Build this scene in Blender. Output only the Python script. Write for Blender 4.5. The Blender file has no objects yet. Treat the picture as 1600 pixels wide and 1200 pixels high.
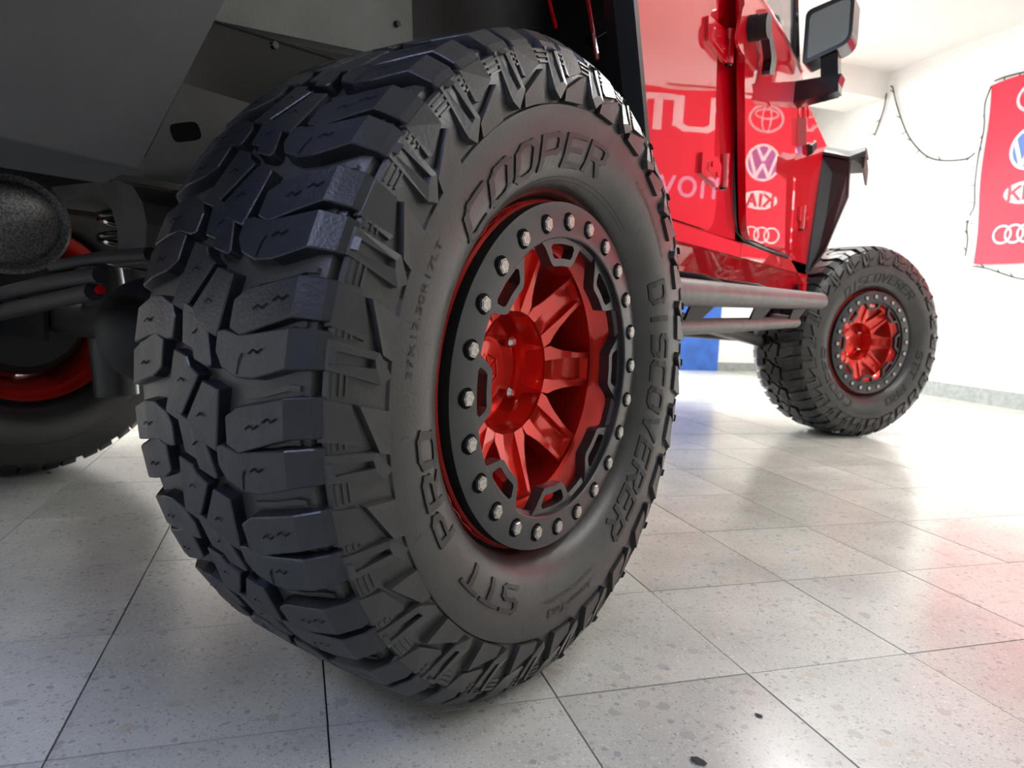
import bpy, bmesh, math, random
from mathutils import Vector, Matrix
R = math.radians
random.seed(7)
SC = bpy.context.scene
COL = SC.collection

# ------------------------------------------------------------------ camera
cam_d = bpy.data.cameras.new('camera'); cam = bpy.data.objects.new('camera', cam_d); COL.objects.link(cam)
CYAW, CPITCH, CROLL, CF = -0.6024, -0.1160, 0.0525, 1101.74
_f = Vector((math.sin(CYAW)*math.cos(CPITCH), math.cos(CYAW)*math.cos(CPITCH), math.sin(CPITCH)))
_r = Vector((math.cos(CYAW), -math.sin(CYAW), 0)); _u = _r.cross(_f)
_R = math.cos(CROLL)*_r + math.sin(CROLL)*_u; _U = math.cos(CROLL)*_u - math.sin(CROLL)*_r
cam.matrix_world = Matrix(((_R.x, _U.x, -_f.x, .6413), (_R.y, _U.y, -_f.y, -.8578), (_R.z, _U.z, -_f.z, .5623), (0, 0, 0, 1)))
cam_d.sensor_width = 36; cam_d.lens = 36*CF/1600; cam_d.clip_start = .02
cam_d.dof.use_dof = True; cam_d.dof.focus_distance = 0.98; cam_d.dof.aperture_fstop = 8.0
SC.camera = cam

# ------------------------------------------------------------------ view, world
SC.view_settings.view_transform = 'Standard'; SC.view_settings.look = 'None'
SC.view_settings.gamma = 1; SC.view_settings.use_curve_mapping = False
SC.view_settings.exposure = 0.1
wd = bpy.data.worlds.new('sky'); SC.world = wd; wd.use_nodes = True
wb = wd.node_tree.nodes['Background']; wb.inputs[0].default_value = (.95, .98, 1, 1); wb.inputs[1].default_value = 17.0

# room frame: u = towards the wall with the banners, v = into the room
GA = 0.9057
E1 = Vector((math.cos(GA), math.sin(GA), 0)); E2 = Vector((-math.sin(GA), math.cos(GA), 0))
UW, VF, ZC, UL, VB = 4.558, 4.95, 2.684, -4.6, -6.0
def W(u, v, z): return E1*u + E2*v + Vector((0, 0, z))

# ------------------------------------------------------------------ materials
MATS = {}
def mat(name, col, rough=.5, metal=0, coat=0, coat_rough=.02, coat_ior=1.5, spec=.5, noise=0, nscale=8, col2=None, bump=0, bscale=60, emit=None, emit_s=0, trans=0, ior=1.5, alpha=1, detail=4):
    m = bpy.data.materials.new(name); m.use_nodes = True; MATS[name] = m
    nt = m.node_tree; b = nt.nodes['Principled BSDF']
    b.inputs['Base Color'].default_value = (*col, 1); b.inputs['Roughness'].default_value = rough
    b.inputs['Metallic'].default_value = metal; b.inputs['Coat Weight'].default_value = coat
    b.inputs['Coat Roughness'].default_value = coat_rough; b.inputs['Coat IOR'].default_value = coat_ior
    b.inputs['Specular IOR Level'].default_value = spec; b.inputs['Transmission Weight'].default_value = trans
    b.inputs['IOR'].default_value = ior
    if emit: b.inputs['Emission Color'].default_value = (*emit, 1); b.inputs['Emission Strength'].default_value = emit_s
    tc = nt.nodes.new('ShaderNodeTexCoord')
    if noise or col2:
        n = nt.nodes.new('ShaderNodeTexNoise'); n.inputs['Scale'].default_value = nscale; n.inputs['Detail'].default_value = detail
        nt.links.new(tc.outputs['Object'], n.inputs['Vector'])
        r = nt.nodes.new('ShaderNodeValToRGB')
        c2 = col2 if col2 else tuple(c*(1-noise) for c in col)
        r.color_ramp.elements[0].color = (*c2, 1); r.color_ramp.elements[1].color = (*col, 1)
        r.color_ramp.elements[0].position = .35; r.color_ramp.elements[1].position = .65
        nt.links.new(n.outputs['Fac'], r.inputs['Fac']); nt.links.new(r.outputs['Color'], b.inputs['Base Color'])
    if bump:
        n2 = nt.nodes.new('ShaderNodeTexNoise'); n2.inputs['Scale'].default_value = bscale; n2.inputs['Detail'].default_value = 3
        nt.links.new(tc.outputs['Object'], n2.inputs['Vector'])
        bp = nt.nodes.new('ShaderNodeBump'); bp.inputs['Strength'].default_value = bump; bp.inputs['Distance'].default_value = .01
        nt.links.new(n2.outputs['Fac'], bp.inputs['Height']); nt.links.new(bp.outputs['Normal'], b.inputs['Normal'])
    return m

def terrazzo():
    m = bpy.data.materials.new('terrazzo'); m.use_nodes = True; nt = m.node_tree; N = nt.nodes.new; L = nt.links.new
    b = nt.nodes['Principled BSDF']; b.inputs['Roughness'].default_value = .2; b.inputs['Specular IOR Level'].default_value = .6
    tc = N('ShaderNodeTexCoord'); oi = N('ShaderNodeObjectInfo')
    mp = N('ShaderNodeVectorMath'); mp.operation = 'MULTIPLY_ADD'
    cb = N('ShaderNodeCombineXYZ'); 
    mu = N('ShaderNodeMath'); mu.operation = 'MULTIPLY'; mu.inputs[1].default_value = 37.0; L(oi.outputs['Random'], mu.inputs[0])
    L(mu.outputs[0], cb.inputs[0]); L(mu.outputs[0], cb.inputs[1])
    mp.inputs[1].default_value = (1, 1, 1); L(tc.outputs['Object'], mp.inputs[0]); L(cb.outputs[0], mp.inputs[2])
    warp = N('ShaderNodeTexNoise'); warp.inputs['Scale'].default_value = 60; L(mp.outputs[0], warp.inputs['Vector'])
    wm = N('ShaderNodeVectorMath'); wm.operation = 'MULTIPLY_ADD'; wm.inputs[1].default_value = (.012, .012, .012)
    L(warp.outputs['Color'], wm.inputs[0]); L(mp.outputs[0], wm.inputs[2])
    last = None
    base = N('ShaderNodeTexNoise'); base.inputs['Scale'].default_value = 5; base.inputs['Detail'].default_value = 5; L(mp.outputs[0], base.inputs['Vector'])
    rb = N('ShaderNodeValToRGB'); rb.color_ramp.elements[0].color = (.46, .468, .42, 1); rb.color_ramp.elements[1].color = (.60, .61, .555, 1)
    rb.color_ramp.elements[0].position = .3; rb.color_ramp.elements[1].position = .7; L(base.outputs['Fac'], rb.inputs['Fac'])
    last = rb.outputs['Color']
    for sc, thr, amt, cols in ((420, .42, .55, ((.17, .17, .16), (.80, .79, .74))), (190, .40, .6, ((.20, .205, .21), (.74, .73, .68))), (85, .16, .6, ((.24, .25, .27), (.60, .58, .52))), (40, .07, .5, ((.30, .31, .32), (.5, .42, .33)))):
        v = N('ShaderNodeTexVoronoi'); v.inputs['Scale'].default_value = sc; L(wm.outputs[0], v.inputs['Vector'])
        sep = N('ShaderNodeSeparateColor'); L(v.outputs['Color'], sep.inputs[0])
        lt = N('ShaderNodeMath'); lt.operation = 'LESS_THAN'; lt.inputs[1].default_value = thr; L(sep.outputs[0], lt.inputs[0])
        ds = N('ShaderNodeMath'); ds.operation = 'LESS_THAN'; ds.inputs[1].default_value = .42; L(v.outputs['Distance'], ds.inputs[0])
        ml = N('ShaderNodeMath'); ml.operation = 'MULTIPLY'; L(lt.outputs[0], ml.inputs[0]); L(ds.outputs[0], ml.inputs[1])
        ma = N('ShaderNodeMath'); ma.operation = 'MULTIPLY'; ma.inputs[1].default_value = amt; L(ml.outputs[0], ma.inputs[0])
        cr = N('ShaderNodeMix'); cr.data_type = 'RGBA'; cr.inputs['A'].default_value = (*cols[0], 1); cr.inputs['B'].default_value = (*cols[1], 1)
        L(sep.outputs[1], cr.inputs['Factor'])
        mx = N('ShaderNodeMix'); mx.data_type = 'RGBA'; L(ma.outputs[0], mx.inputs['Factor']); L(last, mx.inputs['A']); L(cr.outputs['Result'], mx.inputs['B'])
        last = mx.outputs['Result']
    hs = N('ShaderNodeHueSaturation'); mr = N('ShaderNodeMapRange'); mr.inputs['To Min'].default_value = .9; mr.inputs['To Max'].default_value = 1.07
    L(oi.outputs['Random'], mr.inputs['Value']); L(mr.outputs[0], hs.inputs['Value']); L(last, hs.inputs['Color'])
    L(hs.outputs[0], b.inputs['Base Color'])
    rn = N('ShaderNodeTexNoise'); rn.inputs['Scale'].default_value = 9; L(mp.outputs[0], rn.inputs['Vector'])
    r2 = N('ShaderNodeMapRange'); r2.inputs['To Min'].default_value = .13; r2.inputs['To Max'].default_value = .28; L(rn.outputs['Fac'], r2.inputs['Value']); L(r2.outputs[0], b.inputs['Roughness'])
    MATS['terrazzo'] = m; return m
terrazzo()
mat('grout', (.05, .048, .042), .8, noise=.4, nscale=40)
mat('stucco', (.86, .87, .84), .75, noise=.04, nscale=3, bump=.9, bscale=55)
mat('ceiling_paint', (.86, .86, .82), .8, noise=.05, nscale=2, bump=.6, bscale=70)
mat('baseboard_paint', (.30, .33, .31), .55, noise=.25, nscale=30)
mat('rubber', (.013, .015, .020), .36, spec=.55, noise=.2, nscale=25, bump=.08, bscale=300)
mat('sidewall_rubber', (.036, .036, .034), .36, spec=.6, noise=.3, nscale=14, bump=.05, bscale=250)
mat('lettering_rubber', (.010, .010, .011), .45, spec=.5, noise=.2, nscale=60)
mat('recess_shade', (.004, .004, .005), .9, spec=.1, noise=.2)  # black painted for the shade inside tread cuts, bolt recesses and the frame slot
mat('candy_red', (.80, .030, .016), .30, metal=.72, coat=1, coat_rough=.04, noise=.10, nscale=12)
mat('paint_red', (.66, .0, .010), .6, spec=.05, coat=1, coat_rough=.004, coat_ior=2.1, noise=.02, nscale=4)
mat('ring_black', (.022, .024, .026), .30, spec=.6, noise=.15, nscale=30)
mat('gloss_black', (.006, .006, .008), .18, spec=.6, noise=.2)
mat('matte_black', (.008, .008, .009), .6, spec=.4, noise=.25, nscale=20)
mat('textured_black', (.020, .022, .026), .55, spec=.5, noise=.15, nscale=30, bump=.08, bscale=700)
mat('slider_grey', (.13, .13, .13), .38, metal=.3, noise=.25, nscale=25, bump=.15, bscale=300)
mat('liner_grey', (.10, .112, .098), .55, noise=.25, nscale=12, bump=.1, bscale=200)
mat('frame_dark', (.018, .02, .018), .45, noise=.3, nscale=15)
mat('chrome', (.75, .73, .70), .22, metal=1, noise=.15, nscale=200)
mat('bolt_steel', (.50, .48, .44), .38, metal=.9, noise=.45, nscale=350)
mat('disc_steel', (.42, .42, .44), .3, metal=.9, noise=.2, nscale=40)
mat('muffler_steel', (.16, .16, .155), .5, metal=.5, col2=(.05, .05, .05), nscale=320, detail=2)
mat('muffler_rim', (.10, .085, .07), .55, metal=.4, noise=.5, nscale=40)
mat('bracket_grey', (.085, .08, .07), .6, noise=.35, nscale=18)
mat('mirror', (.34, .36, .37), .02, metal=1, noise=.02)
mat('glass', (.75, .82, .82), .01, trans=.9, ior=1.45, noise=.02)
mat('banner_red', (.72, .008, .035), .5, noise=.06, nscale=2, spec=.4)
mat('banner_white', (.80, .79, .78), .5, noise=.05, nscale=8)
mat('banner_lilac', (.62, .42, .62), .5, noise=.08, nscale=8)
mat('logo_silver', (.52, .52, .55), .35, noise=.35, nscale=9)
mat('logo_blue', (.05, .13, .42), .4, noise=.2, nscale=6)
mat('logo_maroon', (.33, .01, .03), .45, noise=.1)
mat('wire_green', (.02, .035, .022), .6, noise=.3)
mat('bulb_clear', (.35, .38, .33), .2, noise=.2)
mat('panel_blue', (.03, .14, .55), .45, noise=.35, nscale=7)
mat('lamp_white', (.9, .9, .9), .4, noise=.02, emit=(.82, .88, 1), emit_s=14)
mat('fixture_white', (.8, .8, .8), .5, noise=.04)
mat('debris_brown', (.05, .045, .04), .8, noise=.5, nscale=80)
mat('seat_fabric', (.01, .01, .011), .9, noise=.3, nscale=30)
mat('asphalt', (.45, .44, .42), .9, noise=.3, nscale=3)

# ------------------------------------------------------------------ mesh helpers
def finish(bm, name, mats, smooth=None, bev=0, bseg=1):
    if bev:
        bmesh.ops.bevel(bm, geom=[e for e in bm.edges if len(e.link_faces) == 2 and e.calc_face_angle(0) > R(28)], offset=bev, segments=bseg, affect='EDGES', profile=.5)
    bmesh.ops.recalc_face_normals(bm, faces=bm.faces[:])
    me = bpy.data.meshes.new(name); bm.to_mesh(me); bm.free()
    for k in (mats if isinstance(mats, (list, tuple)) else [mats]): me.materials.append(MATS[k])
    if smooth is not None:
        me.polygons.foreach_set('use_smooth', [True]*len(me.polygons)); me.set_sharp_from_angle(angle=R(smooth))
    return me
def obj(name, me, parent=None, loc=(0, 0, 0), rot=(0, 0, 0), label=None, inv=True):
    o = bpy.data.objects.new(name, me); COL.objects.link(o); o.location = loc; o.rotation_euler = rot
    if parent is not None:
        o.parent = parent
        if inv: o.matrix_parent_inverse = PINV.get(parent.name, Matrix())
    if label: o['label'] = label
    return o
PINV = {}
def thing(name, label, cat, loc, group=None):
    o = bpy.data.objects.new(name, None); COL.objects.link(o); o.location = loc; o.empty_display_size = .1
    o['label'] = label; o['category'] = cat
    if group: o['group'] = group
    PINV[o.name] = Matrix.Translation(-Vector(loc)); return o
def top(name, me, label, cat, group=None, kind=None):
    # recentre the mesh on its own base so that the origin sits on the thing
    vs = [v.co for v in me.vertices]; c = Vector(((min(v.x for v in vs)+max(v.x for v in vs))/2, (min(v.y for v in vs)+max(v.y for v in vs))/2, min(v.z for v in vs)))
    me.transform(Matrix.Translation(-c)); o = obj(name, me, loc=c)
    if label: o['label'] = label
    if cat: o['category'] = cat
    if group: o['group'] = group
    if kind: o['kind'] = kind
    return o
def add_prism(bm, base, topv, mi=0):
    n = len(base); a = [bm.verts.new(p) for p in base]; b = [bm.verts.new(p) for p in topv]
    fs = [bm.faces.new(a[::-1]), bm.faces.new(b)] + [bm.faces.new((a[i], a[(i+1) % n], b[(i+1) % n], b[i])) for i in range(n)]
    for f in fs: f.material_index = mi
def add_box(bm, c0, c1, mi=0):
    x0, y0, z0 = c0; x1, y1, z1 = c1
    add_prism(bm, [(x0, y0, z0), (x1, y0, z0), (x1, y1, z0), (x0, y1, z0)], [(x0, y0, z1), (x1, y0, z1), (x1, y1, z1), (x0, y1, z1)], mi)
def add_wbox(bm, u0, v0, z0, u1, v1, z1, mi=0):
    q = [(u0, v0), (u1, v0), (u1, v1), (u0, v1)]
    add_prism(bm, [W(u, v, z0) for u, v in q], [W(u, v, z1) for u, v in q], mi)
def add_lathe(bm, prof, n=64, closed=False, mi=0, rmod=None):
    # revolve (x, r) about the X axis
    rings = []
    for k in range(n):
        t = 2*math.pi*k/n
        rings.append([bm.verts.new((x, -(r+(rmod(t, i) if rmod else 0))*math.cos(t), (r+(rmod(t, i) if rmod else 0))*math.sin(t))) for i, (x, r) in enumerate(prof)])
    m = len(prof)
    for k in range(n):
        A, B = rings[k], rings[(k+1) % n]
        for i in range(m if closed else m-1):
            f = bm.faces.new((A[i], A[(i+1) % m], B[(i+1) % m], B[i])); f.material_index = mi
    return rings
def add_tube(bm, pts, r, n=12, mi=0, caps=True, rs=None):
    pts = [Vector(p) for p in pts]; rings = []; ref = None
    for i, p in enumerate(pts):
        d = (pts[min(i+1, len(pts)-1)] - pts[max(i-1, 0)]).normalized()
        if ref is None: ref = Vector((0, 0, 1)) if abs(d.z) < .9 else Vector((1, 0, 0))
        a = d.cross(ref).normalized(); b = a.cross(d).normalized(); ref = b
        rr = rs[i] if rs else r
        rings.append([bm.verts.new(p + rr*(math.cos(2*math.pi*k/n)*a + math.sin(2*math.pi*k/n)*b)) for k in range(n)])
    for A, B in zip(rings, rings[1:]):
        for k in range(n): bm.faces.new((A[k], A[(k+1) % n], B[(k+1) % n], B[k])).material_index = mi
    if caps: bm.faces.new(rings[0][::-1]).material_index = mi; bm.faces.new(rings[-1]).material_index = mi
def smooth_path(pts, n=6):
    pts = [Vector(p) for p in pts]; out = []
    for i in range(len(pts)-1):
        p0, p1, p2, p3 = pts[max(i-1, 0)], pts[i], pts[i+1], pts[min(i+2, len(pts)-1)]
        for k in range(n):
            t = k/n; out.append(.5*((2*p1)+(p2-p0)*t+(2*p0-5*p1+4*p2-p3)*t*t+(3*p1-p0-3*p2+p3)*t**3))
    return out+[pts[-1]]
def add_plate(bm, yz, x0, x1, mi=0):
    add_prism(bm, [(x0, y, z) for y, z in yz], [(x1, y, z) for y, z in yz], mi)
def rounded(pts, rad, n=5):
    # round the corners of a 2-D polygon; rad may be a list
    out = []; m = len(pts)
    for i, p in enumerate(pts):
        r = rad[i] if isinstance(rad, (list, tuple)) else rad
        p = Vector(p); a = Vector(pts[i-1]); b = Vector(pts[(i+1) % m])
        if r <= 0: out.append(tuple(p)); continue
        da, db = (a-p), (b-p); r = min(r, da.length*.49, db.length*.49); A = p+da.normalized()*r; B = p+db.normalized()*r
        for k in range(n+1):
            t = k/n; out.append(tuple((1-t)**2*A + 2*t*(1-t)*p + t*t*B))
    return out

# ------------------------------------------------------------------ stroke lettering
GL = {
 'C': [[(.6, 1), (.14, 1), (0, .86), (0, .14), (.14, 0), (.6, 0)]],
 'O': [[(.14, 0), (.46, 0), (.6, .14), (.6, .86), (.46, 1), (.14, 1), (0, .86), (0, .14), (.14, 0)]],
 'P': [[(0, 0), (0, 1), (.48, 1), (.6, .88), (.6, .56), (.48, .45), (0, .45)]],
 'E': [[(.6, 1), (0, 1), (0, 0), (.6, 0)], [(0, .52), (.5, .52)]],
 'R': [[(0, 0), (0, 1), (.48, 1), (.6, .88), (.6, .56), (.48, .45), (0, .45)], [(.3, .45), (.6, 0)]],
 'D': [[(0, 0), (.42, 0), (.6, .18), (.6, .82), (.42, 1), (0, 1), (0, 0)]],
 'I': [[(.3, 0), (.3, 1)]],
 'S': [[(.6, 1), (.12, 1), (0, .88), (0, .62), (.12, .52), (.48, .52), (.6, .42), (.6, .12), (.48, 0), (0, 0)]],
 'V': [[(0, 1), (.3, 0), (.6, 1)]],
 'T': [[(0, 1), (.6, 1)], [(.3, 1), (.3, 0)]],
 'A': [[(0, 0), (.3, 1), (.6, 0)], [(.12, .36), (.48, .36)]],
 'U': [[(0, 1), (0, .14), (.14, 0), (.46, 0), (.6, .14), (.6, 1)]],
 'K': [[(0, 0), (0, 1)], [(.6, 1), (0, .45)], [(.2, .6), (.6, 0)]],
 'L': [[(0, 1), (0, 0), (.55, 0)]],
}
def stroke_letter(bm, ch, fn, wid, mi=0, h0=0., h1=1., th=None):
    """fn(u, v, h) -> Vector, letter in u 0..0.6, v 0..1; wid = stroke width in those units"""
    for pl in GL[ch]:
        n = len(pl)
        for a, b in zip(pl, pl[1:]):
            a = Vector(a); b = Vector(b); d = (b-a); ln = d.length; d.normalize(); q = Vector((-d.y, d.x))*wid/2
            a2 = a - d*wid*.42; b2 = b + d*wid*.42
            ns = max(1, int((b2-a2).length/.22))
            for k in range(ns):
                c0 = a2+(b2-a2)*(k/ns); c1 = a2+(b2-a2)*((k+1)/ns); ring = [c0-q, c1-q, c1+q, c0+q]
                add_prism(bm, [fn(p.x, p.y, h0) for p in ring], [fn(p.x, p.y, h1) for p in ring], mi)
def text_mesh(body, size=1):
    cu = bpy.data.curves.new('glyphs', 'FONT'); cu.body = body; cu.size = size; cu.resolution_u = 3
    o = bpy.data.objects.new('glyphs', cu); COL.objects.link(o)
    dg = bpy.context.evaluated_depsgraph_get(); me = o.evaluated_get(dg).to_mesh()
    vs = [tuple(v.co) for v in me.vertices]; fs = [tuple(p.vertices) for p in me.polygons]
    o.evaluated_get(dg).to_mesh_clear(); bpy.data.objects.remove(o); bpy.data.curves.remove(cu)
    return vs, fs
def add_text(bm, body, fn, mi=0):
    vs, fs = text_mesh(body); w = max(v[0] for v in vs); b = [bm.verts.new(fn(v[0], v[1], w)) for v in vs]
    for f in fs:
        try: bm.faces.new([b[i] for i in f]).material_index = mi
        except ValueError: pass

# ================================================================== SETTING
S = dict(kind='structure')
def struct(name, bm, m, parent=None, bev=0):
    me = finish(bm, name, m, bev=bev); o = obj(name, me, parent)
    if parent is None: o['kind'] = 'structure'
    return o
bm = bmesh.new(); add_wbox(bm, UL-.2, VB-.2, -.12, UW+.2, VF+.2, -.006); floor = struct('floor', bm, 'grout')
floor['label'] = 'terrazzo tiled showroom floor with dark joints'
# tiles, nearest to the camera as objects of their own
TS = .32079; T0 = Vector((.117, .433, 0)); g0u, g0v = T0.dot(E1), T0.dot(E2)
bm = bmesh.new(); h = TS/2-.0013; add_box(bm, (-h, -h, -.03), (h, h, 0)); tile_me = finish(bm, 'floor_tile', 'terrazzo', bev=.0012)
tiles = []
for i in range(-20, 16):
    for j in range(-24, 18):
        u, v = g0u+(i+.5)*TS, g0v+(j+.5)*TS
        if UL+.1 < u < UW-.1 and VB+.1 < v < VF-.05:
            P = W(u, v, 0); d = P-cam.matrix_world.translation
            infr = d.dot(_f) > .1 and abs(d.dot(_R)/max(d.dot(_f), .1)) < .85
            tiles.append(((0 if infr else 50)+d.length, u, v))
tiles.sort(); random.seed(3)
for k, (d, u, v) in enumerate(tiles[:300]):
    o = obj('floor_tile', tile_me, floor, loc=W(u, v, random.choice((0, 0, -.0003, -.0006))), rot=(0, 0, GA+random.choice((0, .001, -.001, .002))))
bm = bmesh.new()
for d, u, v in tiles[300:]: add_wbox(bm, u-h, v-h, -.03, u+h, v+h, -.0004)
o = struct('floor_tile_field', bm, 'terrazzo', floor); o['kind'] = 'stuff'

bm = bmesh.new(); add_wbox(bm, UW, VB-.2, -.1, UW+.2, VF+1.2, ZC+.3); wr = struct('wall_right', bm, 'stucco'); wr['label'] = 'white stucco side wall carrying the red banners'
# far wall with a wide doorway to the street on its left part
OPU0, OPU1, OPZ = .7, 2.9, 2.35
bm = bmesh.new(); add_wbox(bm, OPU1, VF, -.1, UW, VF+.2, ZC+.3); add_wbox(bm, UL-.2, VF, -.1, OPU0, VF+.2, ZC+.3); add_wbox(bm, OPU0, VF, OPZ, OPU1, VF+.2, ZC+.3)
w2 = struct('wall_far', bm, 'stucco'); w2['label'] = 'white end wall with a wide doorway to the street'
bm = bmesh.new(); add_wbox(bm, UL-.2, VB-.2, -.1, UL, VF, ZC+.3); w3 = struct('wall_left', bm, 'stucco'); w3['label'] = 'white side wall on the far side of the car'
bm = bmesh.new(); add_wbox(bm, UL, VB-.2, -.1, UW, VB, ZC+.3); w4 = struct('wall_back', bm, 'stucco'); w4['label'] = 'white wall behind the viewer'
bm = bmesh.new(); add_wbox(bm, UL-.2, VB-.2, ZC, UW+.01, VF+.2, ZC+.2); ce = struct('ceiling', bm, 'ceiling_paint'); ce['label'] = 'rough off-white ceiling'
bm = bmesh.new(); add_wbox(bm, UL, 4.08, 2.458, UW+.01, 4.55, ZC+.01); be = struct('trim_1', bm, 'ceiling_paint'); be['label'] = 'dropped white ceiling beam at the far end'
bm = bmesh.new(); add_wbox(bm, UW-.012, VB, 0, UW+.01, VF, .115); bb = struct('baseboard_right', bm, 'baseboard_paint', bev=.003); bb['label'] = 'grey painted skirting along the banner wall'
bm = bmesh.new(); add_wbox(bm, OPU1, VF-.012, 0, UW, VF+.01, .08); bb = struct('baseboard_far', bm, 'baseboard_paint', bev=.003); bb['label'] = 'grey skirting along the end wall'
bm = bmesh.new(); add_wbox(bm, UL-3, VF+.2, -.14, UW+3, VF+14, -.02); st = struct('ground', bm, 'asphalt'); st['label'] = 'pale street surface outside the doorway'

# ceiling lamps: tube fixtures with their own light
def tube_lamp(u, v, ln, power, colr, lab, along='v'):
    c = W(u, v, ZC); t = thing('ceiling_lamp', lab, 'lamp', c, 'tube lamps on the ceiling')
    du_, dv_ = (.09, ln/2) if along == 'v' else (ln/2, .09)
    bm = bmesh.new(); add_wbox(bm, u-du_, v-dv_, ZC-.05, u+du_, v+dv_, ZC-.001); obj('lamp_housing', finish(bm, 'lamp_housing', 'fixture_white', bev=.006), t)
    a, b = (W(u, v-dv_+.04, ZC-.07), W(u, v+dv_-.04, ZC-.07)) if along == 'v' else (W(u-du_+.04, v, ZC-.07), W(u+du_-.04, v, ZC-.07))
    bm = bmesh.new(); add_tube(bm, [a, b], .02, 10); obj('lamp_tube', finish(bm, 'lamp_tube', 'lamp_white', smooth=40), t)
    ld = bpy.data.lights.new('lamp_light', 'AREA'); ld.shape = 'RECTANGLE'; ld.size = .16 if along == 'v' else ln; ld.size_y = ln if along == 'v' else .16
    ld.energy = power; ld.color = colr
    lo = bpy.data.objects.new('lamp_light', ld); COL.objects.link(lo); lo.location = W(u, v, ZC-.1); lo.rotation_euler = (0, 0, GA)
    lo.parent = t; lo.matrix_parent_inverse = PINV[t.name]
COOL = (.74, .82, 1.0); NEUT = (1.0, .98, .94)
tube_lamp(-1.9, -1.6, 2.4, 60, (.52, .60, 1.0), 'long tube lamp above the tail of the red car')
tube_lamp(2.7, -1.2, 2.4, 48, NEUT, 'long tube lamp behind the viewer near the banner wall')
tube_lamp(2.7, 2.2, 2.4, 110, NEUT, 'long tube lamp between the car bonnet and the banner wall')
tube_lamp(-1.2, 2.6, 2.4, 85, NEUT, 'long tube lamp over the far side of the car')

# ================================================================== VEHICLE
VL = Vector((-.86, 1.47, 0))
veh = thing('off_road_vehicle', 'lifted red off-road car on knobbly black tyres with red wheels', 'car', VL)
def part(name, bm, m, label=None, smooth=None, bev=0, bseg=1, parent=None):
    return obj(name, finish(bm, name, m, smooth=smooth, bev=bev, bseg=bseg), parent or veh, label=label, inv=(parent is None))
ZH = .4575          # axle height
# ---------------------------------------------------------------- tyre
XC = -.020
PROF_O = [(.088, .236), (.094, .250), (.110, .254), (.128, .263), (.143, .279), (.152, .300), (.1565, .325), (.157, .350), (.1555, .362), (.1525, .364), (.150, .392), (.145, .416), (.1405, .427), (.1345, .428), (.132, .421), (.128, .422), (.126, .434), (.115, .4385), (.06, .4425), (0, .444)]
PROF = PROF_O + [(2*XC-x, r) for x, r in PROF_O[::-1]]
def xs(r):
    pr = [p for p in PROF_O[3:14]]
    for (x0, r0), (x1, r1) in zip(pr, pr[1:]):
        if r0 <= r <= r1: return x0+(x1-x0)*(r-r0)/(r1-r0+1e-9)
    return pr[-1][0] if r > pr[-1][1] else pr[0][0]
def rtop(x):
    d = abs(x-XC); r = .4585 - .25*d*d
    if d > .132: r -= (d-.132)*.62
    if d > .153: r -= (d-.153)*1.0
    return r
def rbase(x):
    d = abs(x-XC); return .4435 - .35*d*d - (max(0, d-.138)*.9)
def tp(x, th, r):  # tyre point, theta in degrees from the rear, upwards
    t = R(th); return (x, -r*math.cos(t), r*math.sin(t))
def strip_block(bm, st, sign=1, sipe=None):
    """shoulder block from stations (x, lo, hi)"""
    T = [[bm.verts.new(tp(x, lo, rtop(x))) for x, lo, hi in st], [bm.verts.new(tp(x, hi, rtop(x))) for x, lo, hi in st]]
    B = [[bm.verts.new(tp(x, lo-.35, rbase(x)-.004)) for x, lo, hi in st], [bm.verts.new(tp(x, hi+.35, rbase(x)-.004)) for x, lo, hi in st]]
    n = len(st)
    for i in range(n-1):
        bm.faces.new((T[0][i], T[0][i+1], T[1][i+1], T[1][i])); bm.faces.new((B[0][i], B[1][i], B[1][i+1], B[0][i+1]))
        bm.faces.new((T[0][i], B[0][i], B[0][i+1], T[0][i+1])); bm.faces.new((T[1][i], T[1][i+1], B[1][i+1], B[1][i]))
    for i in (0, n-1): bm.faces.new((T[0][i], T[1][i], B[1][i], B[0][i]))
def add_sipe_shade(bm, pts, w=.0008):  # dark ribbon on the block surface, painting the shade of a cut
    for (x0, t0), (x1, t1) in zip(pts, pts[1:]):
        a = Vector((x0, t0*.008)); b = Vector((x1, t1*.008)); d = (b-a).normalized(); q = Vector((-d.y, d.x))*w; a -= d*w; b += d*w
        bm.faces.new([bm.verts.new(tp(p.x, p.y/.008, rtop(p.x)+.0005)) for p in (a-q, b-q, b+q, a+q)]).material_index = 1
def ctr(poly): return sum(p[0] for p in poly)/len(poly), sum(p[1] for p in poly)/len(poly)
def poly_block(bm, poly):
    cx, cy = ctr(poly); ex = lambda p: (p[0]+math.copysign(.0015, p[0]-cx), p[1]+math.copysign(.2, p[1]-cy))
    add_prism(bm, [tp(*ex(p), rbase(p[0])-.004) for p in poly], [tp(p[0], p[1], rtop(p[0])) for p in poly])
SA = [(.028, 8.6, 11.4), (.046, 7.8, 12.9), (.08, 9.3, 13.9), (.112, 10.6, 14.9), (.1185, 10.7, 15.0), (.134, 10.8, 15.2), (.1405, 11.0, 15.1)]
SA = [(x, lo-.35, hi+.35) for x, lo, hi in SA]
SB = [(.010, 5.5, 7.4), (.021, 3.7, 7.7), (.045, 2.7, 7.2), (.07, 2.9, 7.7), (.112, 4.5, 8.7), (.1165, 4.6, 8.75), (.134, 4.8, 8.9), (.1405, 5.0, 8.8)]
SB = [(x, lo-.3, hi+.35) for x, lo, hi in SB]
K1 = [(-.063, 4.76), (-.039, 4.08), (-.033, 2.96), (-.017, 1.9), (-.054, -4.5), (-.079, -3.7)]
K2 = [(-.009, 1.3), (.018, .5), (.009, -7.4), (-.023, -6.4), (-.026, -5.6), (-.044, -4.9)]
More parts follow.
